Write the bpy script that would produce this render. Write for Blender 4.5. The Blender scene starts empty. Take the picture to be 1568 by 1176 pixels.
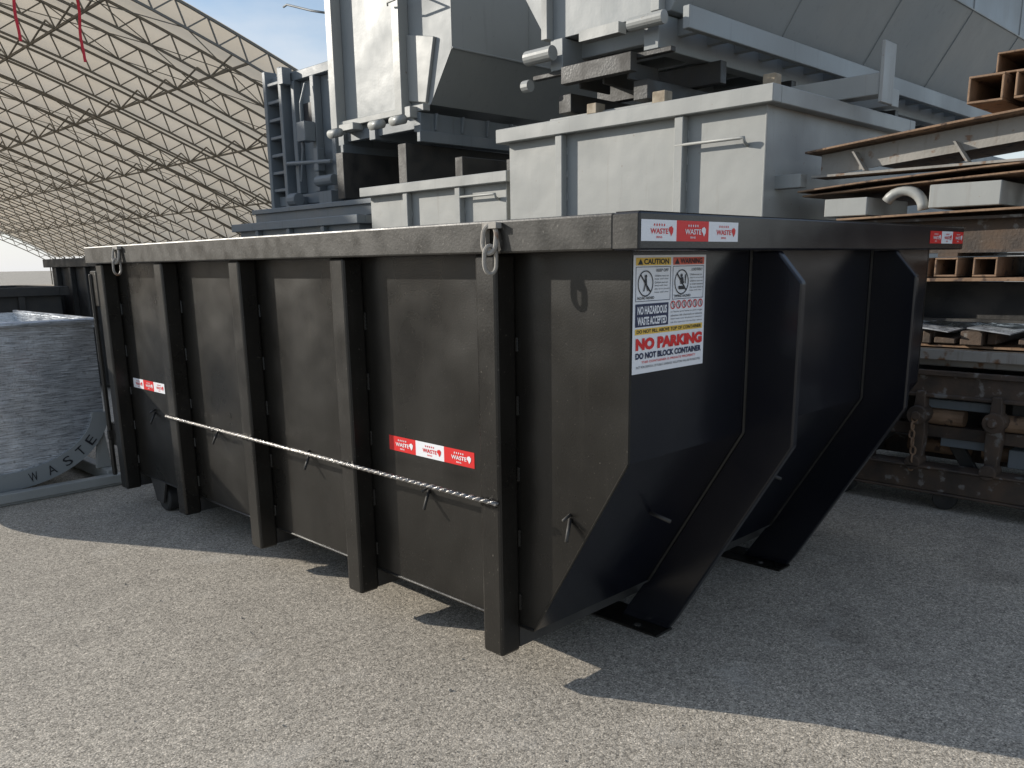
import bpy, bmesh, math, random
import numpy as np
from mathutils import Matrix, Vector
random.seed(4)
S=bpy.context.scene
COL=S.collection
rad=math.radians

# ---------------------------------------------------------------- materials
def mat(name, base, rough=.5, metal=0., c2=None, nscale=4., c3=None, n3=60., t3=.62, bump=.0, bscale=60., wav=.0, rvar=.15, spec=.5, coords='Object', detail=6., drip=None, dt=.58):
    m=bpy.data.materials.new(name); m.use_nodes=True
    nt=m.node_tree; N=nt.nodes; Lk=nt.links; b=N['Principled BSDF']
    b.inputs['Roughness'].default_value=rough; b.inputs['Metallic'].default_value=metal
    b.inputs['Specular IOR Level'].default_value=spec
    tc=N.new('ShaderNodeTexCoord')
    def noise(sc,det=detail):
        n=N.new('ShaderNodeTexNoise'); n.inputs['Scale'].default_value=sc; n.inputs['Detail'].default_value=det
        Lk.new(tc.outputs[coords],n.inputs['Vector']); return n
    def ramp(src,a,bb):
        r=N.new('ShaderNodeMapRange'); r.inputs[1].default_value=a; r.inputs[2].default_value=bb; Lk.new(src,r.inputs[0]); return r
    def mix(fac,colsock,c):
        mx=N.new('ShaderNodeMix'); mx.data_type='RGBA'; mx.inputs[6].default_value=(*base,1); mx.inputs[7].default_value=(*c,1)
        if colsock: Lk.new(colsock,mx.inputs[6])
        Lk.new(fac,mx.inputs[0]); return mx.outputs[2]
    col=None
    if c2:
        n=noise(nscale); r=ramp(n.outputs['Fac'],.36,.66)
        col=mix(r.outputs[0],None,c2)
        rr=N.new('ShaderNodeMapRange'); rr.inputs[3].default_value=max(.05,rough-rvar); rr.inputs[4].default_value=min(1,rough+rvar)
        Lk.new(r.outputs[0],rr.inputs[0]); Lk.new(rr.outputs[0],b.inputs['Roughness'])
    if drip:
        mp=N.new('ShaderNodeMapping'); mp.inputs['Scale'].default_value=(9,9,.55)
        Lk.new(tc.outputs[coords],mp.inputs[0])
        n=N.new('ShaderNodeTexNoise'); n.inputs['Scale'].default_value=2.; n.inputs['Detail'].default_value=7; n.inputs['Roughness'].default_value=.65
        Lk.new(mp.outputs[0],n.inputs['Vector'])
        r=ramp(n.outputs['Fac'],dt,dt+.16); r.inputs[4].default_value=.75
        col=mix(r.outputs[0],col,drip)
    if c3:
        n=noise(n3,3.); r=ramp(n.outputs['Fac'],t3,t3+.08)
        col=mix(r.outputs[0],col,c3)
    if col: Lk.new(col,b.inputs['Base Color'])
    else: b.inputs['Base Color'].default_value=(*base,1)
    prev=None
    if wav>0:
        n=noise(2.2,2.); bp=N.new('ShaderNodeBump'); bp.inputs['Strength'].default_value=1.; bp.inputs['Distance'].default_value=wav
        Lk.new(n.outputs['Fac'],bp.inputs['Height']); prev=bp
    if bump>0:
        n=noise(bscale,4.); bp=N.new('ShaderNodeBump'); bp.inputs['Strength'].default_value=1.; bp.inputs['Distance'].default_value=bump
        Lk.new(n.outputs['Fac'],bp.inputs['Height'])
        if prev: Lk.new(prev.outputs[0],bp.inputs['Normal'])
        prev=bp
    if prev: Lk.new(prev.outputs[0],b.inputs['Normal'])
    return m
M={}
M['black']=mat('black_paint',(.0095,.0085,.0070),.33,c2=(.0145,.013,.0105),nscale=2.2,drip=(.022,.0195,.016),dt=.58,c3=(.085,.077,.064),n3=120,t3=.675,bump=.0005,bscale=150,wav=.020,rvar=.07,spec=.42)
M['blackend']=mat('black_paint_sky_tint',(.006,.0068,.0115),.22,c2=(.008,.009,.013),nscale=2.,drip=(.014,.014,.015),dt=.62,bump=.0003,bscale=120,wav=.006,rvar=.04)  # same black paint as the sides, blue sky reflection put into the base colour
M['rim']=mat('worn_black_rim_paint',(.020,.0185,.0158),.42,c2=(.031,.0285,.0245),nscale=9,c3=(.12,.11,.095),n3=75,t3=.66,bump=.0006,bscale=80,rvar=.08,spec=.45)
M['post']=mat('black_post_paint',(.0125,.011,.0092),.33,c2=(.019,.017,.014),nscale=4,drip=(.028,.025,.021),dt=.62,c3=(.10,.09,.075),n3=80,t3=.67,bump=.0006,bscale=100,rvar=.07,spec=.45)
M['grey']=mat('grey_primer',(.265,.282,.285),.5,c2=(.295,.31,.31),nscale=1.1,drip=(.215,.222,.22),c3=(.2,.19,.18),n3=24,t3=.74,bump=.0006,bscale=40,wav=.012)
M['greyl']=mat('light_grey_primer',(.345,.350,.335),.48,c2=(.31,.317,.305),nscale=1.4,drip=(.265,.255,.235),c3=(.22,.17,.12),n3=26,t3=.71,bump=.0006,bscale=40,wav=.012)
M['greyd']=mat('blue_grey_primer',(.16,.185,.205),.5,c2=(.195,.215,.23),nscale=2.2,drip=(.12,.13,.135),bump=.0008,bscale=40,wav=.01)
M['dark']=mat('dark_steel',(.026,.026,.026),.55,c2=(.05,.046,.041),nscale=6,bump=.002,bscale=50)
M['rust']=mat('rusty_steel',(.19,.115,.068),.75,c2=(.31,.20,.125),nscale=5,c3=(.08,.05,.035),n3=14,t3=.58,bump=.003,bscale=50)
M['drust']=mat('dark_rusty_steel',(.050,.038,.030),.7,c2=(.105,.070,.048),nscale=7,c3=(.19,.175,.16),n3=14,t3=.61,bump=.003,bscale=50)
M['tan']=mat('tan_grey_steel',(.25,.235,.21),.6,c2=(.33,.31,.28),nscale=4,drip=(.15,.11,.08),c3=(.18,.10,.055),n3=12,t3=.60,bump=.002,bscale=50)
M['steel']=mat('bare_steel',(.33,.32,.31),.38,.85,c2=(.2,.19,.18),nscale=30,bump=.004,bscale=120)
M['white']=mat('sign_white',(.80,.81,.84),.45)
M['red']=mat('sign_red',(.68,.018,.018),.4)
M['navy']=mat('sign_navy',(.012,.02,.07),.4)
M['ink']=mat('sign_black_ink',(.015,.015,.02),.5)
M['yellow']=mat('sign_yellow',(.80,.52,.08),.45)
M['orange']=mat('sign_orange',(.70,.12,.07),.45)
M['wood']=mat('timber',(.36,.30,.22),.8,c2=(.27,.22,.16),nscale=14,bump=.002,bscale=70)
M['truss']=mat('galvanised_truss',(.17,.16,.14),.6)
M['strap']=mat('red_strap',(.6,.03,.06),.7)
M['stone']=mat('loose_stone',(.38,.35,.3),.9,c2=(.22,.2,.18),nscale=60)
M['rubber']=mat('wheel_rubber',(.02,.02,.02),.7,c2=(.04,.038,.035),nscale=12)
M['galv']=mat('galvanised_sheet',(.38,.405,.44),.42,.6,c2=(.60,.63,.67),nscale=1.3,c3=(.36,.38,.40),n3=30,t3=.60,bump=.0012,bscale=70,wav=.03)

def streaks(m):
    nt=m.node_tree;N=nt.nodes;Lk=nt.links;b=N['Principled BSDF']
    tc=N.new('ShaderNodeTexCoord')
    outs=[]
    for ang in(38,-34,72):
        mp=N.new('ShaderNodeMapping');mp.inputs['Rotation'].default_value=(0,rad(ang),0);mp.inputs['Scale'].default_value=(5,5,110)
        n=N.new('ShaderNodeTexNoise');n.inputs['Scale'].default_value=1.2;n.inputs['Detail'].default_value=4
        Lk.new(tc.outputs['Object'],mp.inputs[0]);Lk.new(mp.outputs[0],n.inputs['Vector']);outs.append(n.outputs['Fac'])
    a=N.new('ShaderNodeMath');a.operation='MAXIMUM';Lk.new(outs[0],a.inputs[0]);Lk.new(outs[1],a.inputs[1])
    c=N.new('ShaderNodeMath');c.operation='MAXIMUM';Lk.new(a.outputs[0],c.inputs[0]);Lk.new(outs[2],c.inputs[1])
    r=N.new('ShaderNodeMapRange');r.inputs[1].default_value=.48;r.inputs[2].default_value=.75;r.inputs[3].default_value=.22;r.inputs[4].default_value=.6
    Lk.new(c.outputs[0],r.inputs[0]);Lk.new(r.outputs[0],b.inputs['Roughness'])
    old=b.inputs['Base Color'].links[0].from_socket
    r2=N.new('ShaderNodeMapRange');r2.inputs[1].default_value=.5;r2.inputs[2].default_value=.72;r2.inputs[3].default_value=.85;r2.inputs[4].default_value=1.45
    Lk.new(c.outputs[0],r2.inputs[0]);vm=N.new('ShaderNodeVectorMath');vm.operation='SCALE';Lk.new(old,vm.inputs[0]);Lk.new(r2.outputs[0],vm.inputs['Scale']);Lk.new(vm.outputs[0],b.inputs['Base Color'])
streaks(M['galv'])

def asphalt():
    m=bpy.data.materials.new('asphalt');m.use_nodes=True;nt=m.node_tree;N=nt.nodes;Lk=nt.links;b=N['Principled BSDF']
    tc=N.new('ShaderNodeTexCoord')
    def noise(s,d,lo,hi,a,bb):
        n=N.new('ShaderNodeTexNoise');n.inputs['Scale'].default_value=s;n.inputs['Detail'].default_value=d;Lk.new(tc.outputs['Object'],n.inputs['Vector'])
        r=N.new('ShaderNodeMapRange');r.inputs[1].default_value=lo;r.inputs[2].default_value=hi;r.inputs[3].default_value=a;r.inputs[4].default_value=bb;Lk.new(n.outputs['Fac'],r.inputs[0]);return r.outputs[0],n
    v=N.new('ShaderNodeTexVoronoi');v.inputs['Scale'].default_value=165;Lk.new(tc.outputs['Object'],v.inputs['Vector'])
    sep=N.new('ShaderNodeSeparateColor');Lk.new(v.outputs['Color'],sep.inputs[0])
    cr=N.new('ShaderNodeValToRGB');cr.color_ramp.elements[0].color=(.20,.18,.15,1);cr.color_ramp.elements[1].color=(.78,.70,.585,1)
    e=cr.color_ramp.elements.new(.2);e.color=(.41,.37,.31,1);e=cr.color_ramp.elements.new(.8);e.color=(.54,.485,.405,1)
    Lk.new(sep.outputs[0],cr.inputs[0])
    g=N.new('ShaderNodeMapRange');g.inputs[1].default_value=.4;g.inputs[2].default_value=.8;g.inputs[3].default_value=1.;g.inputs[4].default_value=.6;Lk.new(v.outputs['Distance'],g.inputs[0])
    o1,_=noise(.55,5,.35,.65,.88,1.08); o2,_=noise(6,4,.35,.7,.92,1.07); o3,_=noise(1.1,5,.60,.70,1.,.74);o4,_=noise(38,3,.38,.62,.82,1.12)
    def mul(a,bb):
        x=N.new('ShaderNodeMath');x.operation='MULTIPLY';Lk.new(a,x.inputs[0]);Lk.new(bb,x.inputs[1]);return x.outputs[0]
    f=mul(mul(mul(mul(o1,o2),o3),g.outputs[0]),o4)
    vm=N.new('ShaderNodeVectorMath');vm.operation='SCALE';Lk.new(cr.outputs[0],vm.inputs[0]);Lk.new(f,vm.inputs['Scale'])
    dm,_=noise(2.4,6,.60,.74,0.,.35)
    mx=N.new('ShaderNodeMix');mx.data_type='RGBA';mx.inputs[7].default_value=(.60,.56,.50,1);Lk.new(dm,mx.inputs[0]);Lk.new(vm.outputs[0],mx.inputs[6])
    Lk.new(mx.outputs[2],b.inputs['Base Color']);b.inputs['Roughness'].default_value=.85;b.inputs['Specular IOR Level'].default_value=.3
    bp=N.new('ShaderNodeBump');bp.inputs['Distance'].default_value=.0014;bp.inputs['Strength'].default_value=.8;bp.invert=True;Lk.new(v.outputs['Distance'],bp.inputs['Height'])
    n=N.new('ShaderNodeTexNoise');n.inputs['Scale'].default_value=42;n.inputs['Detail'].default_value=4;Lk.new(tc.outputs['Object'],n.inputs['Vector'])
    b2=N.new('ShaderNodeBump');b2.inputs['Distance'].default_value=.003;b2.inputs['Strength'].default_value=.6;Lk.new(n.outputs['Fac'],b2.inputs['Height']);Lk.new(bp.outputs[0],b2.inputs['Normal'])
    Lk.new(b2.outputs[0],b.inputs['Normal']);return m
M['asphalt']=asphalt()
def fabric():
    m=bpy.data.materials.new('tent_fabric');m.use_nodes=True;nt=m.node_tree;N=nt.nodes;Lk=nt.links
    N.remove(N['Principled BSDF']);out=N['Material Output']
    d=N.new('ShaderNodeBsdfDiffuse');t=N.new('ShaderNodeBsdfTranslucent');mx=N.new('ShaderNodeMixShader');mx.inputs[0].default_value=.62
    tc=N.new('ShaderNodeTexCoord');n=N.new('ShaderNodeTexNoise');n.inputs['Scale'].default_value=.5;n.inputs['Detail'].default_value=6;Lk.new(tc.outputs['Object'],n.inputs['Vector'])
    c=N.new('ShaderNodeMix');c.data_type='RGBA';c.inputs[6].default_value=(.85,.71,.53,1);c.inputs[7].default_value=(.93,.82,.66,1);Lk.new(n.outputs['Fac'],c.inputs[0])
    Lk.new(c.outputs[2],d.inputs[0]);Lk.new(c.outputs[2],t.inputs[0]);Lk.new(d.outputs[0],mx.inputs[1]);Lk.new(t.outputs[0],mx.inputs[2]);Lk.new(mx.outputs[0],out.inputs[0]);return m
M['fabric']=fabric()

# ---------------------------------------------------------------- mesh helper
def empty(name):
    e=bpy.data.objects.new(name,None);COL.objects.link(e);e.empty_display_size=.2;return e
class MB:
    def __init__(s): s.v=[];s.f=[]
    def add(s,vs,fs):
        o=len(s.v);s.v+= [tuple(p) for p in vs];s.f+=[tuple(i+o for i in f) for f in fs];return s
    def box(s,x0,x1,y0,y1,z0,z1):
        return s.add([(x0,y0,z0),(x1,y0,z0),(x1,y1,z0),(x0,y1,z0),(x0,y0,z1),(x1,y0,z1),(x1,y1,z1),(x0,y1,z1)],
          [(0,3,2,1),(4,5,6,7),(0,1,5,4),(1,2,6,5),(2,3,7,6),(3,0,4,7)])
    def prism(s,poly,ax,a0,a1):
        n=len(poly)
        def P(p,a): return {'x':(a,p[0],p[1]),'y':(p[0],a,p[1]),'z':(p[0],p[1],a)}[ax]
        return s.add([P(p,a0) for p in poly]+[P(p,a1) for p in poly],
          [tuple(range(n)),tuple(range(2*n-1,n-1,-1))]+[(i,(i+1)%n,(i+1)%n+n,i+n) for i in range(n)])
    def tube(s,p0,p1,r,n=10,r1=None):
        p0=Vector(p0);p1=Vector(p1);d=(p1-p0).normalized();a=d.orthogonal().normalized();b=d.cross(a);r1=r if r1 is None else r1
        vs=[p0+r*(a*math.cos(t)+b*math.sin(t)) for t in [2*math.pi*i/n for i in range(n)]]+[p1+r1*(a*math.cos(t)+b*math.sin(t)) for t in [2*math.pi*i/n for i in range(n)]]
        return s.add(vs,[tuple(range(n)),tuple(range(2*n-1,n-1,-1))]+[(i,(i+1)%n,(i+1)%n+n,i+n) for i in range(n)])
    def path(s,pts,r,n=8,closed=False):
        k=len(pts)
        P=[Vector(p) for p in pts];rings=[]
        a=None
        for i in range(k):
            if closed: d=(P[(i+1)%k]-P[i-1]).normalized()
            else: d=(P[min(i+1,k-1)]-P[max(i-1,0)]).normalized()
            a=d.orthogonal().normalized() if a is None else (a-d*a.dot(d)).normalized()
            b=d.cross(a);rings.append([P[i]+r*(a*math.cos(2*math.pi*j/n)+b*math.sin(2*math.pi*j/n)) for j in range(n)])
        vs=[v for R in rings for v in R];fs=[]
        for i in range(k if closed else k-1):
            i2=(i+1)%k
            for j in range(n): fs.append((i*n+j,i*n+(j+1)%n,i2*n+(j+1)%n,i2*n+j))
        if not closed: fs+=[tuple(range(n-1,-1,-1)),tuple(range((k-1)*n,k*n))]
        return s.add(vs,fs)
    def sqtube(s,x0,x1,y0,y1,z0,z1,t=.012):
        s.box(x0,x1,y0,y1,z0,z0+t);s.box(x0,x1,y0,y1,z1-t,z1);s.box(x0,x1,y0,y0+t,z0+t,z1-t);return s.box(x0,x1,y1-t,y1,z0+t,z1-t)
    def ibeam_y(s,x0,x1,y0,y1,z0,z1,t=.018):
        xm=(x0+x1)/2;s.box(x0,x1,y0,y1,z0,z0+t);s.box(x0,x1,y0,y1,z1-t,z1);return s.box(xm-t/2,xm+t/2,y0,y1,z0+t,z1-t)
    def obj(s,name,m,parent=None,bevel=0,smooth=False,segs=1,rot=None,loc=None):
        me=bpy.data.meshes.new(name);me.from_pydata(s.v,[],s.f);me.update()
        bm=bmesh.new();bm.from_mesh(me);bmesh.ops.recalc_face_normals(bm,faces=bm.faces);bm.to_mesh(me);bm.free()
        o=bpy.data.objects.new(name,me);COL.objects.link(o);me.materials.append(M[m])
        if smooth:
            for p in me.polygons:p.use_smooth=True
        if bevel:
            b=o.modifiers.new('b','BEVEL');b.width=bevel;b.segments=segs;b.limit_method='ANGLE'
        if parent:o.parent=parent
        if rot:o.rotation_euler=rot
        if loc:o.location=loc
        return o

def textmesh(body,x0,x1,z0,z1,m,parent,place,bold=.0,name='lettering'):
    cu=bpy.data.curves.new('t','FONT');cu.body=body;cu.size=1;cu.offset=bold;cu.resolution_u=3;cu.align_x='CENTER'
    o=bpy.data.objects.new('t',cu);COL.objects.link(o);bpy.context.view_layer.update()
    me=bpy.data.meshes.new_from_object(o.evaluated_get(bpy.context.evaluated_depsgraph_get()))
    bpy.data.objects.remove(o)
    xs=[v.co.x for v in me.vertices];ys=[v.co.y for v in me.vertices]
    a,b,c,d=min(xs),max(xs),min(ys),max(ys)
    for v in me.vertices:
        u=x0+(v.co.x-a)/(b-a)*(x1-x0);w=z0+(v.co.y-c)/(d-c)*(z1-z0);v.co=place(u,w)
    me.materials.clear();me.materials.append(M[m])
    ob=bpy.data.objects.new(name,me);COL.objects.link(ob);ob.parent=parent;return ob
def flat(quads,m,parent,place,name):
    vs=[];fs=[]
    for q in quads:
        o=len(vs);vs+=[place(*p) for p in q];fs.append(tuple(range(o,o+len(q))))
    me=bpy.data.meshes.new(name);me.from_pydata(vs,[],fs);me.materials.append(M[m]);o=bpy.data.objects.new(name,me);COL.objects.link(o);o.parent=parent;return o
def R(a,b,c,d): return [(a,c),(b,c),(b,d),(a,d)]
def ring(cx,cy,r,w,n=24,asp=1.):
    q=[]
    for i in range(n):
        t0=2*math.pi*i/n;t1=2*math.pi*(i+1)/n
        q.append([(cx+rr*math.cos(t),cy+rr*asp*math.sin(t)) for rr,t in((r,t0),(r,t1),(r-w,t1),(r-w,t0))])
    return q

# ---------------------------------------------------------------- ground
g=MB().add([(-900,-900,0),(900,-900,0),(900,900,0),(-900,900,0)],[(0,1,2,3)]).obj('ground','asphalt')
rng=random.Random(7);gv=MB()
for i in range(620):
    x=rng.uniform(-2.2,3.5);y=rng.uniform(-2.2,5.);r0=rng.uniform(.0018,.0055) if rng.random()<.93 else rng.uniform(.006,.010)
    vv=[];
    for (ax,ay,az_) in((1,0,.3),(-.3,.9,.25),(-.9,-.2,.35),(.1,-1,.3)): vv.append((x+ax*r0*rng.uniform(.7,1.2),y+ay*r0*rng.uniform(.7,1.2),az_*r0))
    vv+=[(x+rng.uniform(-.3,.3)*r0,y+rng.uniform(-.3,.3)*r0,r0*1.1)]
    gv.add(vv,[(0,1,4),(1,2,4),(2,3,4),(3,0,4),(3,2,1,0)])
gv.obj('gravel','stone')

# ---------------------------------------------------------------- black roll-off container
W,L,H,hr,o,p=2.63,4.43,1.80,.114,.125,.104
zb,yb,z0,zp=.974,.449,.223,.12
ct=empty('roll_off_dumpster')
T=.012
prof=[(0,H-.02),(0,zb),(yb,z0),(L,z0),(L,H-.02)]
MB().prism(prof,'x',0,T).prism(prof,'x',W-T,W).obj('side_walls','black',ct)
e=MB();e.box(T,W-T,.001,T,zb,H-.02)
dy,dz=yb,z0-zb;ln=math.hypot(dy,dz);nx,nz=-dz/ln*T,dy/ln*T
e.prism([(0.001,zb),(yb,z0),(yb+nx,z0+nz),(T,zb+nz)],'x',T,W-T)
e.obj('end_wall','blackend',ct)
MB().box(T,W-T,yb+.012,L,z0,z0+T).obj('floor','dark',ct)
MB().box(T,W-T,L-T,L-.001,z0+T,H-.02).obj('tail_wall','black',ct)
r=MB()
r.box(-o,.02,-o+.10,L+o,H-hr,H).box(W-.02,W+o,-o+.10,L+o,H-hr,H)
r.box(.02,W-.02,L-.02,L+o,H-hr,H)
r.obj('rim_sides','rim',ct,.008,segs=2)
MB().box(-o,W+o,-o,-o+.0995,H-hr-.001,H+.001).obj('rim_end','blackend',ct,.007,segs=2)
MB().box(-o-.0015,-o+.0,-o+.006,-o+.10,H-hr+.006,H-.006).obj('rim_end_cap','rim',ct)
MB().box(-o+.006,W+o-.006,-o+.004,-o+.095,H+.0012,H+.0025).obj('rim_top','rim',ct)
ys=[4.333,3.383,2.436,1.485,.525];w=.11
ps=MB();cr=MB()
for y in ys:
    ps.box(-p,-.0005,y,y+w,zp,H-hr)
    ps.box(W+.0005,W+p,y,y+w,zp,H-hr)
    cr.box(0,W,y+.004,y+w-.004,zp+.012,z0-.001)
ps.obj('side_posts','post',ct,.012,segs=2)
cr.obj('cross_members','dark',ct)
MB().box(.62,.74,.75,L,.03,zp+.012).box(W-.74,W-.62,.75,L,.03,zp+.012).obj('long_rails','dark',ct)
wd=MB()
for y in ys:
    z=.3
    while z<1.6:
        h=random.uniform(.05,.08)
        for s_ in(-.004,w+.004):
            for k in range(5): wd.tube((-.003,y+s_,z+h*k/5),(-.006,y+s_,z+h*(k+.9)/5),.0075,6,.005)
        z+=random.uniform(.24,.30)
wd.obj('weld_beads','post',ct)
MB().tube((-.002,yb,z0+.004),(-.002,L,z0+.004),.006,6).tube((-.001,0.0,zb),(-.001,yb,z0),.004,6).obj('seam_weld','post',ct)
s_out=[(0,H-hr-.003),(-.11,H-hr-.003),(-.213,H-hr-.12),(-.213,.94),(.30,.07),(.34,.012),(.60,.012),(yb+.03,z0-.03),(yb-.004,z0-.004),(-.002,zb-.004)]
sk=MB();ft=MB();wl=MB()
for sx in(.759,1.884):
    sk.prism(s_out,'x',sx,sx+.040)
    ft.prism([(sx-.085,.335),(sx+.038,.335),(sx+.038,.40),(sx+.12,.46),(sx+.12,.75),(sx-.085,.75)],'z',0.0,.011)
    wl.tube((sx-.003,-.003,zb),(sx-.003,-.003,H-hr),.006,6).tube((sx-.003,-.003,zb),(sx-.003,yb-.004,z0),.006,6)
sk.obj('skid_posts','blackend',ct,.007,segs=2)
ft.obj('skid_feet','post',ct,.002)
wl.obj('skid_welds','rim',ct)
hl=MB()
for sx in(.759,1.884): hl.tube((sx-.045,.47,.0115),(sx-.045,.47,.0135),.016,14)
hl.obj('foot_bolt_holes','steel',ct)
n=420
rb=MB().tube((-p-.012,ys[4]+.0,.758),(-p-.012,3.50,.748),.0095,8)
rb.obj('tarp_rail','steel',ct,smooth=True)
for ph in (0,math.pi):
    q=[(-p-.012+.005*math.cos(ph+i*.55),ys[4]+(3.50-ys[4])*i/n,.758-.010*i/n+.005*math.sin(ph+i*.55)) for i in range(n+1)]
    MB().path(q,.0062,5).obj('tarp_rail_strand','steel',ct,smooth=True)
wb=MB()
for y in ys[1:]:
    for k in range(4): wb.tube((-p-.004,y+.02+k*.02,.742),(-p-.012,y+.028+k*.02,.752),.011,6)
wb.obj('rail_welds','post',ct)
pn=MB()
for y,z in((.26,.70),(1.077,.66),(2.035,.68),(3.05,.67),(3.95,.68)):
    pn.tube((0,y,z+.03),(-.055,y-.03,z-.04),.007,8).tube((0,y,z+.045),(-.04,y,z+.03),.006,8)
for x in(.37,1.25,2.2):
    pn.tube((x,.17,.69),(x+.02,.085,.665),.008,8)
pn.obj('tarp_pins','dark',ct,smooth=True)
def link(c,a,b,r,rotz,tilt,n=24):
    out=[];
    for i in range(n):
        t=2*math.pi*i/n;u=a*math.cos(t);v=b*math.sin(t)+(.35*b if math.sin(t)>0 else -.35*b)
        V=Matrix.Rotation(rotz,3,'Z')@Matrix.Rotation(tilt,3,'Y')@Vector((0,u,v));out.append(Vector(c)+V)
    return out
lk=MB()
for y in(.50,3.92):
    lk.path(link((-o-.028,y,H-.065),.026,.036,.010,.35,.15),.0085,8,True)
    lk.path(link((-o-.030,y-.004,H-.105-.03),.022,.036,.008,1.1,.0),.0075,8,True)
    lk.box(-o-.03,-o-.002,y-.035,y+.035,H-.028,H-.008)
    lk.box(-o-.022,-o-.002,y+.026,y+.036,H-.09,H-.028)
lk.obj('lifting_shackles','tan',ct,smooth=False)
d=MB();d.box(-.05,W+.05,L+.002,L+.07,z0-.02,H-hr-.004)
d.box(-.11,.05,L+.0,L+.11,1.40,1.64).box(-.10,.02,L-.02,L+.12,.42,.58).tube((-.11,L+.09,.2),(-.11,L+.09,1.62),.018,8)
d.box(-.13,.0,L+.07,L+.10,.46,.53)
d.obj('tail_door','post',ct,.006)
wh=MB()
for x in(.02,W-.14):
    wh.tube((x,4.02,.102),(x+.12,4.02,.102),.10,28)
wh.obj('rear_rollers','rubber',ct,.01,smooth=False)
wf=MB()
for x in(-.006,.143,W-.16,W-.012): wf.prism([(3.97,.07),(4.07,.07),(4.14,z0),(3.90,z0)],'x',x,x+.014)
wf.obj('roller_forks','dark',ct)

def strip(nm,a,b,z0_,z1_,place,cols):
    n=len(cols);st=empty(nm);st.parent=ct
    for i,c in enumerate(cols):
        u0=a+(b-a)*i/n;u1=a+(b-a)*(i+1)/n
        flat([R(u0,u1,z0_,z1_)],c,st,lambda u,v:place(u,v,0),'band')
        tc='white' if c=='red' else 'red';wd_=u1-u0;hh=z1_-z0_
        textmesh('WASTE',u0+wd_*.25,u1-wd_*.25,z0_+hh*.34,z0_+hh*.60,tc,st,lambda u,v:place(u,v,.0012),.02)
        textmesh('BINS',u0+wd_*.42,u1-wd_*.42,z0_+hh*.14,z0_+hh*.24,tc,st,lambda u,v:place(u,v,.0012),.01)
        flat([[(u0+wd_*(.36+.07*k)+wd_*.018*math.cos(t*math.pi/2.5+.3),z0_+hh*.76+hh*.07*math.sin(t*math.pi/2.5+.3)) for t in range(5)] for k in range(5)],tc,st,lambda u,v:place(u,v,.0012),'stars')
        flat([[(u1-wd_*.17+wd_*x,z0_+hh*.5+hh*y) for x,y in((-.05,.16),(.02,.22),(.07,.1),(.06,-.08),(.01,-.26),(-.03,-.08),(-.07,.02))]],tc,st,lambda u,v:place(u,v,.0012),'logo')
endp=lambda y0:(lambda u,v,k:(u,y0-.0015-k,v))
strip('reflective_sticker_rim',-.118,.44,1.713,1.777,endp(-o),['white','red','white'])
strip('reflective_sticker_rim_far',2.26,2.74,1.715,1.775,endp(-o),['red','white','red'])
sidep=lambda u,v,k:(-.0015-k,-u,v)
strip('reflective_sticker_side',-1.345,-.775,.835,.902,sidep,['red','white','red'])
strip('reflective_sticker_side_far',-4.27,-3.76,.85,.915,sidep,['white','red','white'])

sg=empty('warning_sign_parts');sg.parent=ct
SX0,SX1,SZ0,SZ1=.012,.440,1.282,1.672
def SP(k): return lambda u,v:(SX0+(SX1-SX0)*u,-.002-.001*k,SZ1+(SZ0-SZ1)*v)
flat([R(0,1,0,1)],'white',sg,SP(0),'sheet')
flat([R(.03,.49,.02,.085)],'yellow',sg,SP(1),'caution_bar')
flat([R(.52,.97,.02,.085)],'orange',sg,SP(1),'warning_bar')
def TX(b,u0,u1,v0,v1,m,k=2,bold=.02): textmesh(b,u0,u1,v1,v0,m,sg,SP(k),bold)
TX('CAUTION',.13,.46,.030,.076,'ink',2,.03);TX('WARNING',.62,.94,.030,.076,'ink',2,.03)
flat([[(.05,.078),(.12,.078),(.085,.03)],[(.54,.078),(.61,.078),(.575,.03)]],'ink',sg,SP(2),'triangles')
def frame(a,b,c,d,t=.005): return [R(a,b,c,c+t),R(a,b,d-t,d),R(a,a+t*1.0,c+t,d-t),R(b-t,b,c+t,d-t)]
flat(frame(.03,.49,.095,.385)+frame(.52,.97,.095,.385),'navy',sg,SP(1),'frames')
A_=(SX1-SX0)/(SZ1-SZ0)
flat(ring(.155,.235,.10,.009,asp=A_)+ring(.645,.235,.10,.009,asp=A_),'ink',sg,SP(2),'pictogram_rings')
sl=[]
for cx in(.155,.645): sl.append([(cx-.072,.165),(cx-.060,.158),(cx+.072,.305),(cx+.060,.312)])
flat(sl,'ink',sg,SP(2),'slashes')
fig=[[(.145,.19),(.165,.19),(.17,.25),(.14,.25)],[(.14,.25),(.15,.25),(.135,.30),(.122,.30)],[(.158,.25),(.17,.25),(.19,.30),(.177,.30)],
 [(.60,.27),(.69,.27),(.685,.30),(.605,.30)],[(.62,.20),(.66,.19),(.675,.245),(.63,.255)],[(.69,.17),(.705,.17),(.70,.25),(.69,.25)]]
flat(fig+ring(.155,.175,.014,.013,10,A_)+ring(.64,.178,.014,.013,10,A_),'ink',sg,SP(3),'figures')
for a,tt in((.275,'KEEP OFF'),(.765,'LOAD EVENLY')):
    TX(tt,a+.02,a+.18,.115,.14,'ink',2,.01)
    for k in range(6): TX(random.choice(['Do not climb in','or enter container','Children must not','play on or around','risk of serious','keep well clear']),a,a+random.uniform(.17,.2),.165+k*.028,.182+k*.028,'ink',2,0)
TX('FALLING HAZARD',.05,.27,.345,.368,'ink');TX('TIPPING HAZARD',.54,.78,.345,.368,'ink')
flat([R(.03,.47,.405,.60)],'navy',sg,SP(1),'navy_panel')
TX('NO HAZARDOUS',.055,.445,.425,.495,'white',2,.04);TX('WASTE ACCEPTED',.055,.445,.515,.585,'white',2,.04)
rr=[]
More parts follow.
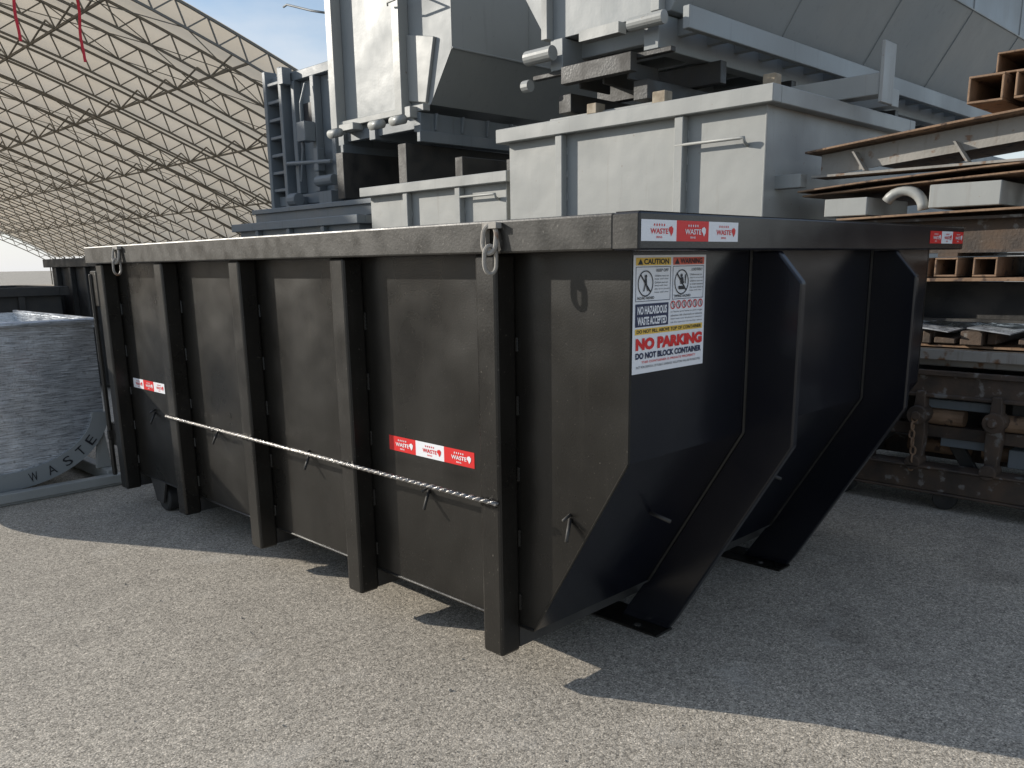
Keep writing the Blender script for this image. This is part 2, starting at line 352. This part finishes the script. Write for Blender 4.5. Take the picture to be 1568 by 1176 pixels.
for k in range(6): rr+=ring(.53+k*.08,.432,.034,.008,16,A_)
flat(rr,'red',sg,SP(2),'prohibition_rings')
flat([[(.515+k*.08,.405),(.522+k*.08,.402),(.548+k*.08,.458),(.541+k*.08,.461)] for k in range(6)],'ink',sg,SP(3),'ring_marks')
for k in range(4): TX(['no liquids tyres batteries paint or gas','asbestos oils chemicals or solvents','these must never be placed in container','ask the operator for further advice'][k],.50,.96,.485+k*.031,.503+k*.031,'ink',2,0)
flat([R(.03,.97,.615,.665)],'yellow',sg,SP(1),'yellow_bar')
TX('DO NOT FILL ABOVE TOP OF CONTAINER',.05,.95,.624,.655,'ink',2,.02)
TX('NO PARKING',.04,.97,.695,.80,'red',2,.065)
TX('DO NOT BLOCK CONTAINER',.04,.96,.82,.875,'navy',2,.045)
TX('THIS CONTAINER IS PRIVATE PROPERTY',.12,.88,.893,.913,'red',2,.01)
TX('NOT FOR DISPOSAL OF PUBLIC GARBAGE. VIOLATORS WILL BE PROSECUTED',.05,.95,.935,.955,'ink',2,.0)

# ---------------------------------------------------------------- grey bins behind
def bin_(name,x0,x1,y0,y1,z0,z1,ribs,m,rimh=.12,oh=.09,rod=None,ribw=.08,ribd=.07,endribs=()):
    e=empty(name);b=MB();t=.02
    b.box(x0,x0+t,y0,y1,z0,z1-.01).box(x1-t,x1,y0,y1,z0,z1-.01).box(x0+t,x1-t,y0,y0+t,z0,z1-.01).box(x0+t,x1-t,y1-t,y1,z0,z1-.01).box(x0+t,x1-t,y0+t,y1-t,z0,z0+t)
    b.obj('body',m,e)
    r=MB();r.box(x0-oh,x0+.03,y0-oh,y1+oh,z1-rimh,z1).box(x1-.03,x1+oh,y0-oh,y1+oh,z1-rimh,z1).box(x0+.03,x1-.03,y0-oh,y0+.03,z1-rimh,z1).box(x0+.03,x1-.03,y1-.03,y1+oh,z1-rimh,z1)
    r.obj('rim',m,e,.006)
    q=MB()
    for y in ribs:
        q.box(x0-ribd,x0-.0005,y,y+ribw,z0+.02,z1-rimh).box(x1+.0005,x1+ribd,y,y+ribw,z0+.02,z1-rimh)
    for x in endribs: q.box(x,x+ribw,y0-ribd,y0-.0005,z0+.02,z1-rimh)
    if ribs or endribs:q.obj('ribs',m,e,.006)
    if m in('greyl','grey'):
        q=MB()
        for y in ribs:
            for s_ in(-.003,ribw+.003):
                z=z0+.1
                while z<z1-.25: q.tube((x0-.003,y+s_,z),(x0-.003,y+s_,z+.06),.006,5);z+=.19
        q.tube((x0-.001,y0-.001,z0),(x0-.001,y0-.001,z1-rimh),.008,6)
        q.obj('weld_beads',m,e)
    if rod:
        k=MB()
        for (ya,yb_,z) in rod:
            k.path([(x0-.002,ya,z-.05),(x0-.05,ya,z-.03),(x0-.06,ya,z),(x0-.06,ya+.03,z),(x0-.06,yb_,z),(x0-.002,yb_+.01,z-.01)],.012,8)
        k.obj('handle_rod',m,e,smooth=True)
    return e
bin_('open_top_bin',3.50,5.9,1.48,4.05,1.50,2.83,[2.13,3.35],'greyl',rod=[(1.62,2.2,2.50)])
bin_('open_top_bin',3.50,5.9,1.48,4.05,.05,1.46,[2.13,3.35],'grey')
bin_('open_top_bin',3.70,5.9,4.30,6.50,1.28,2.50,[4.9,5.75],'greyl',rod=[(4.4,4.9,2.30)],rimh=.1)
bin_('open_top_bin',3.70,5.9,4.30,6.50,.05,1.25,[4.9,5.75],'grey')
bin_('open_top_bin',3.70,5.9,6.75,9.6,.05,2.22,[7.4,8.2,9.0],'greyd',rimh=.1)
bin_('open_top_bin',3.95,6.2,6.75,9.6,2.24,2.42,[],'greyd',rimh=.06,oh=.04)

D=empty('steel_hopper')
dp=[(5.60,3.90),(5.98,3.38),(7.75,3.38),(7.75,5.3),(5.60,5.3)]
b=MB();b.prism(dp,'x',4.2,4.22).prism(dp,'x',7.9,7.92)
b.box(4.22,7.9,5.601,5.62,3.90,5.3).prism([(5.601,3.90),(5.981,3.38),(5.995,3.39),(5.62,3.90)],'x',4.22,7.9).box(4.22,7.9,5.99,7.74,3.38,3.4).box(4.22,7.9,7.73,7.749,3.4,5.3)
b.obj('hull','grey',D)
q=MB()
for y,wd_ in((6.32,.13),(7.62,.13)):
    q.box(4.06,4.199,y,y+wd_,3.30,5.3)
q.prism([(5.85,4.05),(6.32,4.15),(6.32,3.45),(6.02,3.40)],'x',4.16,4.199)
q.box(4.1,4.199,5.99,7.75,3.31,3.38)
q.box(4.0,4.15,6.1,6.2,3.24,3.36).box(4.0,4.15,7.2,7.5,3.24,3.32)
q.obj('ribs','greyl',D,.006)
q=MB()
q.tube((4.2,5.598,3.90),(7.9,5.598,3.90),.012,6).tube((5.4,5.598,3.9),(5.4,5.598,5.3),.008,6).tube((6.6,5.598,3.9),(6.6,5.598,5.3),.008,6)
q.obj('weld_seams','grey',D)
q=MB()
for y in(6.05,6.9,7.55):
    q.box(4.1,7.9,y,y+.12,3.10,3.30);
for x in(4.15,5.0,5.9,6.8,7.6): q.box(x,x+.1,6.17,7.55,3.14,3.26)
q.box(4.05,7.9,6.0,6.06,2.98,3.10).box(4.05,7.9,7.5,7.56,2.98,3.10)
for x in(4.3,4.7,5.1,5.5): q.prism([(5.999,3.30),(6.049,3.30),(6.049,3.12),(6.03,3.12)],'x',x,x+.03)
q.obj('skid_frame','greyd',D,.006)
q=MB();
for y in(6.15,6.55,7.4): q.tube((3.95,y,3.22),(3.95,y+.22,3.22),.05,14)
q.path([(4.02,6.45,4.45),(3.98,6.40,4.46),(3.98,6.02,4.47),(4.19,5.98,4.46)],.012,6)
q.path([(4.02,6.45,5.0),(3.98,6.40,5.01),(3.98,6.02,5.02),(4.19,5.98,5.01)],.012,6)
q.obj('tube_ends_and_rods','greyl',D,smooth=True)
MB().path([(4.1,7.74,4.64),(4.1,8.1,4.74),(4.1,8.65,4.92),(4.1,8.74,4.91)],.014,6).obj('protruding_rod','greyd',D,smooth=True)
q=MB();q.box(4.0,5.8,4.45,4.6,2.52,2.66).box(4.0,5.8,6.2,6.35,2.52,2.98).box(3.95,5.8,5.2,5.32,2.52,2.74).box(3.9,6.0,7.3,7.45,2.44,2.98)
q.obj('steel_dunnage_beams','dark',None,.006)

B=empty('ribbed_container')
q=MB();q.box(4.6,7.4,8.25,9.95,2.62,4.15);q.box(4.5,7.4,8.15,10.05,4.15,4.27).box(4.5,7.4,8.15,10.05,2.50,2.64)
for y in(8.3,8.75,9.25): q.box(4.48,4.599,y,y+.09,2.65,4.15)
q.box(4.40,4.599,9.45,9.53,2.45,4.35).box(4.40,4.599,9.86,9.94,2.45,4.35)
for k in range(7): q.box(4.42,4.56,9.53,9.86,2.7+k*.24,2.745+k*.24)
q.box(4.35,4.48,9.3,9.42,4.1,4.32).box(4.38,4.5,8.6,8.7,2.9,3.2)
q.obj('shell','greyd',B,.008)
q=MB();q.path([(4.42,8.85,4.05),(4.36,8.9,3.8),(4.38,8.95,3.2),(4.42,9.1,2.8)],.02,8).tube((4.4,8.3,3.0),(4.4,9.4,3.06),.03,8).box(4.3,4.47,8.75,8.95,3.3,3.55)
q.box(4.3,4.5,8.2,8.5,2.45,2.62).box(4.3,4.5,9.1,9.3,2.4,2.6).tube((4.3,8.1,2.75),(4.3,8.5,2.75),.07,12).tube((4.3,9.0,2.55),(4.3,9.2,2.55),.09,12)
q.obj('fittings','greyd',B,.005)
MB().box(4.585,4.598,8.95,9.2,3.55,3.85).obj('label_plate','ink',B)

E=empty('trough_hull')
X0,X1=3.55,11.5
ep=[(2.35,3.5),(3.62,3.5),(4.15,4.3),(4.15,5.6),(1.85,5.6),(1.85,4.3)]
MB().prism(ep,'x',X0,X1).obj('hull','grey',E,.004)
q=MB()
q.box(X0-.05,X1,2.42,2.56,3.24,3.49).box(X0-.05,X1,3.40,3.54,3.24,3.49)
k=3.75
while k<11: q.box(k,k+.07,2.20,3.75,3.36,3.485);k+=.42
q.box(X0-.06,X1,2.14,2.20,3.33,3.49)
q.obj('underframe','grey',E,.005)
q=MB()
for k in(5.2,6.9,8.6,10.3): q.tube((k,1.846,4.3),(k,1.846,5.6),.008,6).tube((k,2.346,3.5),(k,1.846,4.3),.008,6)
q.tube((X0,1.846,4.3),(X1,1.846,4.3),.01,6)
q.obj('weld_seams','grey',E)
q=MB();q.box(3.42,3.50,2.62,3.35,3.10,3.24).box(3.50,3.56,2.3,3.75,3.20,3.238)
k=4.2
while k<9: q.box(k,k+.09,2.3,3.6,3.06,3.235);k+=1.2
for y in(2.7,2.95,3.2): q.box(3.50,3.9,y,y+.02,3.06,3.19)
q.obj('cross_bolsters','dark',E,.005)
q=MB().tube((3.40,3.42,3.36),(3.40,3.72,3.36),.06,16).tube((3.40,2.30,3.42),(3.40,2.62,3.42),.05,16).tube((3.44,3.72,3.15),(3.44,3.80,3.15),.05,12)
q.box(3.36,3.46,2.7,3.1,3.38,3.46)
q.obj('roller_ends','greyl',E,smooth=False)
MB().box(X0-.08,X0-.001,3.55,3.62,3.5,5.0).box(X0-.08,X0-.001,2.4,2.48,3.5,5.3).obj('hull_ribs','greyl',E,.004)
q=MB();q.box(4.60,4.78,1.16,3.0,2.86,3.02);q.box(4.58,4.80,1.13,1.158,2.80,3.24).box(3.55,3.75,2.5,3.6,2.835,2.87).box(5.2,5.35,1.3,3.0,2.86,3.0)
q.obj('support_beam','greyl',None,.006)
q=MB();q.box(3.5,3.6,2.35,2.47,2.84,2.93).box(3.9,4.0,1.65,1.75,2.84,3.0).box(3.46,3.58,3.0,3.1,2.84,2.92)
q.obj('timber_blocks','wood',None,.004)
q=MB()
for y in(2.55,3.35): q.box(3.55,9,y,y+.14,2.90,3.05)
q.obj('steel_bearer','dark',None,.005)
q=empty('rear_bin')
MB().box(6.2,11,1.9,4.0,.0,2.7).obj('body','greyd',q,.01)
MB().box(6.15,11.05,1.85,4.05,2.701,2.85).obj('rim','greyd',q,.01)

# ---------------------------------------------------------------- steel stack right
def tilt_plate(name,m,x0,x1,pts,th):
    poly=[(y,z) for y,z in pts]+[(y,z-th) for y,z in reversed(pts)]
    return MB().prism(poly,'x',x0,x1).obj(name,m,None,.002)
tilt_plate('steel_plate','rust',3.68,5.6,[(1.27,2.385),(.9,2.42),(.3,2.475),(-.4,2.53),(-1.8,2.62)],.014)
tilt_plate('steel_plate','rust',3.66,5.6,[(1.30,2.12),(.8,2.155),(.1,2.19),(-1.8,2.25)],.012)
tilt_plate('steel_plate','rust',3.70,5.6,[(1.28,2.09),(.6,2.125),(-.1,2.15),(-1.8,2.2)],.012)
tilt_plate('steel_plate','rust',3.66,5.6,[(1.0,1.915),(.3,1.93),(-1.8,1.96)],.014)
tilt_plate('steel_plate','rust',3.66,5.6,[(1.0,1.50),(.3,1.512),(-1.8,1.53)],.022)
tilt_plate('steel_plate','rust',3.70,5.6,[(1.0,1.075),(.3,1.08),(-1.8,1.09)],.014)
q=MB();q.prism([(1.20,2.365),(-.4,2.505),(-1.8,2.60),(-1.8,2.46),(-.4,2.36),(1.20,2.22)],'x',3.80,3.82);q.box(3.70,3.95,-1.8,1.22,2.205,2.22)
for y in(.85,.2,-.6): q.prism([(y,2.23),(y+.015,2.23),(y+.10,2.36),(y+.085,2.36)],'x',3.72,3.80)
q.obj('steel_i_beam','tan',None)
q=MB();q.box(3.66,3.76,1.28,1.50,2.145,2.24);q.obj('box_section_beam','greyl',None,.004)
q=MB()
for y in(.02,-.24,-.52,-.82): q.sqtube(3.66,5.5,y,y+.2,2.56-.0*y,2.72,.014)
for y in(-.10,-.4): q.sqtube(3.75,5.5,y,y+.2,2.725,2.85,.012)
q.obj('square_tube_bundle','rust',None,.003)
q=MB();q.box(3.68,4.4,.80,1.10,1.93,2.05).box(3.68,4.6,-.02,.40,1.955,2.10);q.box(3.7,4.6,-1.4,-.3,1.97,2.1)
q.obj('box_section_offcuts','greyl',None,.005)
q=MB();q.path([(3.74,.58-.13*math.cos(t),1.95+.13*math.sin(t)) for t in [math.pi*i/12. for i in range(0,11)]],.035,12)
q.obj('pipe_bend','greyl',None,smooth=True)
q=MB();q.ibeam_y(3.72,3.90,-1.8,.92,1.67,1.895).ibeam_y(4.4,4.6,-1.8,.92,1.67,1.895).box(3.70,5.5,.2,.32,1.645,1.669).obj('steel_i_beam','drust',None)
q=MB()
for y in(.36,.18,-.05,-.35,-.6): q.sqtube(3.66,5.4,y,y+.14,1.52,1.64,.012)
q.obj('square_tube_bundle','rust',None,.003)
q=MB();q.ibeam_y(3.85,4.05,-1.8,.95,1.225,1.48);q.box(3.7,5.4,.55,.65,1.225,1.48).box(3.75,5.4,-.4,-.3,1.225,1.48);q.obj('steel_i_beam','dark',None)
random.seed(9)
q=MB()
for k in range(14):
    y=-1.2+k*.155+random.uniform(-.05,.05);q.box(3.62+random.uniform(0,.10),5.2,y,y+random.uniform(.05,.14),1.085+random.uniform(0,.03),1.13+random.uniform(0,.08))
q.obj('steel_offcuts','drust',None,.006)
q=MB()
for k in range(5):
    y=-.9+k*.36;q.prism([(y,1.17),(y+.25,1.20),(y+.25,1.206),(y,1.178)],'x',3.6,4.4)
q.obj('galvanised_strips','galv',None)
q=MB();q.box(3.64,5.5,-1.8,.98,.985,1.055);q.box(3.70,5.5,-1.8,.96,.94,.984);q.obj('flat_deck','tan',None,.006)
C=empty('roll_off_trailer_chassis')
q=MB();q.box(3.62,3.74,-1.9,.72,.76,.90).box(3.60,3.64,-1.9,.72,.885,.92).box(3.60,3.64,-1.9,.72,.74,.765)
q.box(3.56,3.70,-1.9,1.02,.12,.27).box(3.54,3.72,-1.9,1.02,.27,.285).box(3.54,3.72,-1.9,1.02,.105,.12)
q.box(4.6,4.8,-1.9,1.02,.12,.27)
q.obj('frame_rails','drust',C,.005)
q=MB()
for y in(.62,.28,-.18,-.7,-1.2):
    q.prism([(y,.22),(y+.055,.22),(y+.075,.5),(y+.055,.78),(y,.78),(y-.02,.5)],'x',3.58,3.66);q.tube((3.55,y+.03,.62),(3.68,y+.03,.62),.065,14);q.tube((3.54,y+.03,.30),(3.68,y+.03,.30),.05,14);q.tube((3.53,y+.03,.62),(3.55,y+.03,.62),.03,8)
q.box(3.70,3.85,-1.9,.9,.46,.54)
q.obj('hangers','drust',C,.004)
q=MB()
for y in(.36,-.12,-.6): q.tube((3.72,y,.60),(3.72,y-.30,.60),.055,14);q.tube((3.9,y+.1,.36),(3.9,y-.30,.36),.05,14)
q.obj('rollers','rust',C,smooth=False)
q=MB();q.box(3.68,3.9,-.1,.35,.66,.72).box(3.8,4.4,.3,.8,.56,.64).box(3.78,4.2,-.7,-.2,.30,.42).box(3.72,4.0,-.1,.2,.40,.50)
q.obj('cross_plates','greyd',C,.005)
q=MB()
for i in range(7): q.path(link((3.55,.32+.01*math.sin(i),.60-.055*i),.016,.020,.006,(i%2)*1.5,0,14),.007,6,True)
q.obj('chain','rust',C,smooth=True)
q=MB()
for y in(.10,.78,-1.2): q.tube((3.58,y,.075),(3.64,y,.075),.073,20)
q.obj('caster_wheels','dark',C,.004)
q=MB();q.prism([(.95,.14),(.55,.5),(.45,.5),(.85,.14)],'x',3.75,3.79).prism([(-.1,.14),(.2,.6),(.3,.6),(.0,.14)],'x',3.78,3.82).box(3.7,5.2,.9,1.0,.14,.25).box(3.7,5.2,-.9,-.8,.14,.25).box(3.75,5.2,-.3,-.2,.55,.74).box(3.75,5.2,.4,.5,.55,.74);q.obj('braces','dark',C,.004)
MB().box(5.2,5.25,-1.6,.95,.1,.94).obj('rear_plate','dark',C)

# ---------------------------------------------------------------- galvanised trough left
G=empty('galvanised_trough_bin')
cx,hw,zt,zc=-.66,.74,1.27,.60
def uprof(h,dz,n=24): return [(cx+h,zt)]+[(cx+h*math.cos(t),zc-dz*math.sin(t)) for t in [math.pi*i/n for i in range(n+1)]]+[(cx-h,zt)]
P1=uprof(hw,.50);P2=uprof(hw-.012,.488)
MB().prism(P1,'y',5.16,5.172).prism(P1,'y',7.188,7.2).obj('end_plates','galv',G)
MB().prism(P1+P2[::-1],'y',5.172,7.188).obj('shell','galv',G)
q=MB();q.path([(x,5.15,z) for x,z in [(cx-hw-.01,zt),(cx+hw+.01,zt)]],.022,10);q.box(cx+hw,cx+hw+.03,5.14,7.2,zt-.05,zt+.02).box(cx-hw-.03,cx-hw,5.14,7.2,zt-.05,zt+.02)
q.obj('rim','galv',G)
q=MB();q.box(-1.5,.32,4.98,5.06,.02,.09).box(-1.5,.32,6.9,7.0,.02,.10).box(.02,.10,5.06,6.9,.02,.12).box(-1.4,-1.32,5.06,6.9,.02,.14).box(-1.5,.40,5.0,5.14,.0,.02)
q.prism([(.10,.12),(.06,.56),(.04,.56),(-.02,.12)],'y',5.175,5.20)
q.obj('base_frame','greyl',G,.006)
aa=[math.pi*(.02+.60*i/20) for i in range(21)]
out=[(cx+(hw+.03)*math.cos(t),zc-(.53)*math.sin(t)) for t in aa]
inn=[(cx+(hw-.09)*math.cos(t),zc-(.40)*math.sin(t)) for t in aa]
MB().prism(out+inn[::-1],'y',5.135,5.155).obj('curved_flange','grey',G)
for i,chh in enumerate('ETSAW'):
    t=math.pi*(.17+.062*i);c=Vector((cx+(hw-.03)*math.cos(t),zc-.465*math.sin(t)));an=math.atan2(.465*math.cos(t),(hw-.03)*math.sin(t))
    def pl(u,v,c=c,an=an): return (c.x+u*math.cos(an)-v*math.sin(an),5.130,c.y+u*math.sin(an)+v*math.cos(an))
    textmesh(chh,-.03,.03,-.035,.035,'ink',G,pl,.0)

bin_('black_skip_bin',-3.5,1.75,11.2,13.2,.05,1.42,[11.6,12.3],'dark',endribs=[-3.,-2.4,-1.8,-1.2,-.6,0.,.6,1.2])
bin_('black_skip_bin',2.05,3.4,10.4,12.4,.05,1.80,[10.8,11.4,12.0],'dark',endribs=[2.2,2.6,3.0])
bin_('black_skip_bin',-3.2,1.4,16,18.2,.05,1.62,[16.5,17.3],'dark',endribs=[-2.8,-2,-1.2,-.4,.4])

# ---------------------------------------------------------------- arched fabric hall
TT=empty('arched_fabric_hall')
px=[0,4,8,12.1,16.5,21.4,27.6,30.9,33.];pz=[12.7,12.45,11.75,10.5,8.84,6.77,3.85,1.95,0.]
Y0,SP_,NA=28.3,3.0,25
XE=29.3
NS=26
xs=np.linspace(-XE,XE,2*NS+1)
co=np.polyfit(np.array(px+[-a for a in px[1:]]),np.array(pz+pz[1:]),6)
zf=lambda x:max(0.,float(np.polyval(co,x)))
vs=[];fs=[];ny=(NA-1)*4+1
for j in range(ny):
    y=Y0+j*SP_/4; sag=.10*math.sin(math.pi*(j%4)/4)
    for x in xs: vs.append((x,y,zf(x)-sag+.06))
nx_=len(xs)
for j in range(ny-1):
    for i in range(nx_-1): fs.append((j*nx_+i,j*nx_+i+1,(j+1)*nx_+i+1,(j+1)*nx_+i))
MB().add(vs,fs).obj('fabric_roof','fabric',TT,smooth=True)
tr=MB();dep=.75
def off(x,d):
    s=(zf(x+.1)-zf(x-.1))/.2;n=Vector((-s,1)).normalized();return (x-n.x*d,zf(x)-n.y*d)
for a in range(NA):
    y=Y0+a*SP_
    for i in range(nx_-1):
        x0_,x1_=xs[i],xs[i+1];A0=off(x0_,.02);A1=off(x1_,.02);B0=off(x0_,dep);B1=off(x1_,dep)
        tr.tube((A0[0],y,A0[1]),(A1[0],y,A1[1]),.06,4);tr.tube((B0[0],y,B0[1]),(B1[0],y,B1[1]),.055,4)
        mid=off((x0_+x1_)/2,.02)
        tr.tube((B0[0],y,B0[1]),(mid[0],y,mid[1]),.034,4);tr.tube((B1[0],y,B1[1]),(mid[0],y,mid[1]),.034,4)
    for sx in(-1,1):
        tr.tube((sx*XE,y,0),(sx*XE,y,zf(XE)),.09,6);tr.tube((sx*(XE-.6),y,0),(sx*(XE-.6),y,zf(XE)-.2),.06,6)
tr.obj('arch_trusses','truss',TT)
pu=MB()
for i in range(3,nx_-3,4):
    c2=off(xs[i],.1);c3=off(xs[i],dep)
    pu.tube((c3[0],Y0,c3[1]),(c3[0],Y0+SP_*(NA-1),c3[1]),.055,4)
    for a in range(0,NA-1,1):
        y=Y0+a*SP_
        pu.tube((c3[0],y,c3[1]),(c2[0],y+SP_/2,c2[1]),.035,4);pu.tube((c3[0],y+SP_,c3[1]),(c2[0],y+SP_/2,c2[1]),.035,4)
for a in (0,1,5,6,10,11):
    y=Y0+a*SP_
    for i in range(1,nx_-5,4):
        c=off(xs[i],dep);c2=off(xs[i+4],dep);pu.tube((c[0],y,c[1]),(c2[0],y+SP_,c2[1]),.02,4);pu.tube((c2[0],y,c2[1]),(c[0],y+SP_,c[1]),.02,4)
pu.obj('purlins','truss',TT)
for (x,zl) in((7.5,8.9),(9.45,8.55)):
    zt_=off(x,dep)[1];MB().path([(x+.03*math.sin(k),30.5,zt_+(zl-zt_)*k/8) for k in range(9)],.05,5).obj('hanging_strap','strap',TT)

# ---------------------------------------------------------------- light, sky
az=Vector((-.488,.873,0)).normalized();el=rad(20.9)
ds=Vector((az.x*math.cos(el),az.y*math.cos(el),math.sin(el)))
sd=bpy.data.lights.new('sun','SUN');sd.energy=5.0;sd.angle=rad(.5);sd.color=(1,.94,.84)
so=bpy.data.objects.new('sun',sd);COL.objects.link(so);so.rotation_euler=ds.to_track_quat('Z','Y').to_euler();so.location=(-10,20,15)
wld=bpy.data.worlds.new('World');S.world=wld;wld.use_nodes=True;nt=wld.node_tree;bg=nt.nodes['Background']
sky=nt.nodes.new('ShaderNodeTexSky');sky.sky_type='NISHITA';sky.sun_disc=False;sky.sun_elevation=el;sky.sun_rotation=math.atan2(az.x,az.y)
sky.air_density=1.;sky.dust_density=.4;sky.ozone_density=1.5
tc=nt.nodes.new('ShaderNodeTexCoord')
sp=nt.nodes.new('ShaderNodeSeparateXYZ');nt.links.new(tc.outputs['Generated'],sp.inputs[0])
hz=nt.nodes.new('ShaderNodeMapRange');hz.inputs[1].default_value=0;hz.inputs[2].default_value=.28;hz.inputs[3].default_value=.9;hz.inputs[4].default_value=.0;nt.links.new(sp.outputs['Z'],hz.inputs[0])
mp=nt.nodes.new('ShaderNodeMapping');mp.inputs['Scale'].default_value=(1.5,1.5,4);nt.links.new(tc.outputs['Generated'],mp.inputs[0])
cn=nt.nodes.new('ShaderNodeTexNoise');cn.inputs['Scale'].default_value=2.2;cn.inputs['Detail'].default_value=8;nt.links.new(mp.outputs[0],cn.inputs['Vector'])
cm=nt.nodes.new('ShaderNodeMapRange');cm.inputs[1].default_value=.46;cm.inputs[2].default_value=.70;cm.inputs[3].default_value=.10;cm.inputs[4].default_value=.85;nt.links.new(cn.outputs['Fac'],cm.inputs[0])
mxm=nt.nodes.new('ShaderNodeMath');mxm.operation='MAXIMUM';nt.links.new(hz.outputs[0],mxm.inputs[0]);nt.links.new(cm.outputs[0],mxm.inputs[1])
mx=nt.nodes.new('ShaderNodeMix');mx.data_type='RGBA';mx.inputs[7].default_value=(5.5,5.7,6.0,1)
nt.links.new(mxm.outputs[0],mx.inputs[0]);nt.links.new(sky.outputs[0],mx.inputs[6]);nt.links.new(mx.outputs[2],bg.inputs[0]);bg.inputs[1].default_value=.15
# ---------------------------------------------------------------- camera
yaw,pi_,ro=.7885,.2207,-.0157
fw=Vector((math.cos(yaw)*math.cos(pi_),math.sin(yaw)*math.cos(pi_),-math.sin(pi_)));rt=Vector((math.sin(yaw),-math.cos(yaw),0));up=rt.cross(fw)
r2=rt*math.cos(ro)+up*math.sin(ro);u2=-rt*math.sin(ro)+up*math.cos(ro)
cd=bpy.data.cameras.new('camera');cam=bpy.data.objects.new('camera',cd);COL.objects.link(cam)
mm=Matrix((r2,u2,-fw)).transposed().to_4x4();mm.translation=Vector((-2.2485,-1.7041,1.6574));cam.matrix_world=mm
cd.sensor_width=36;cd.lens=36*1291.37/1568;cd.shift_y=102.65/1568;cd.clip_end=3000;cd.clip_start=.05
S.camera=cam
S.view_settings.view_transform='Standard';S.view_settings.look='None';S.view_settings.exposure=0
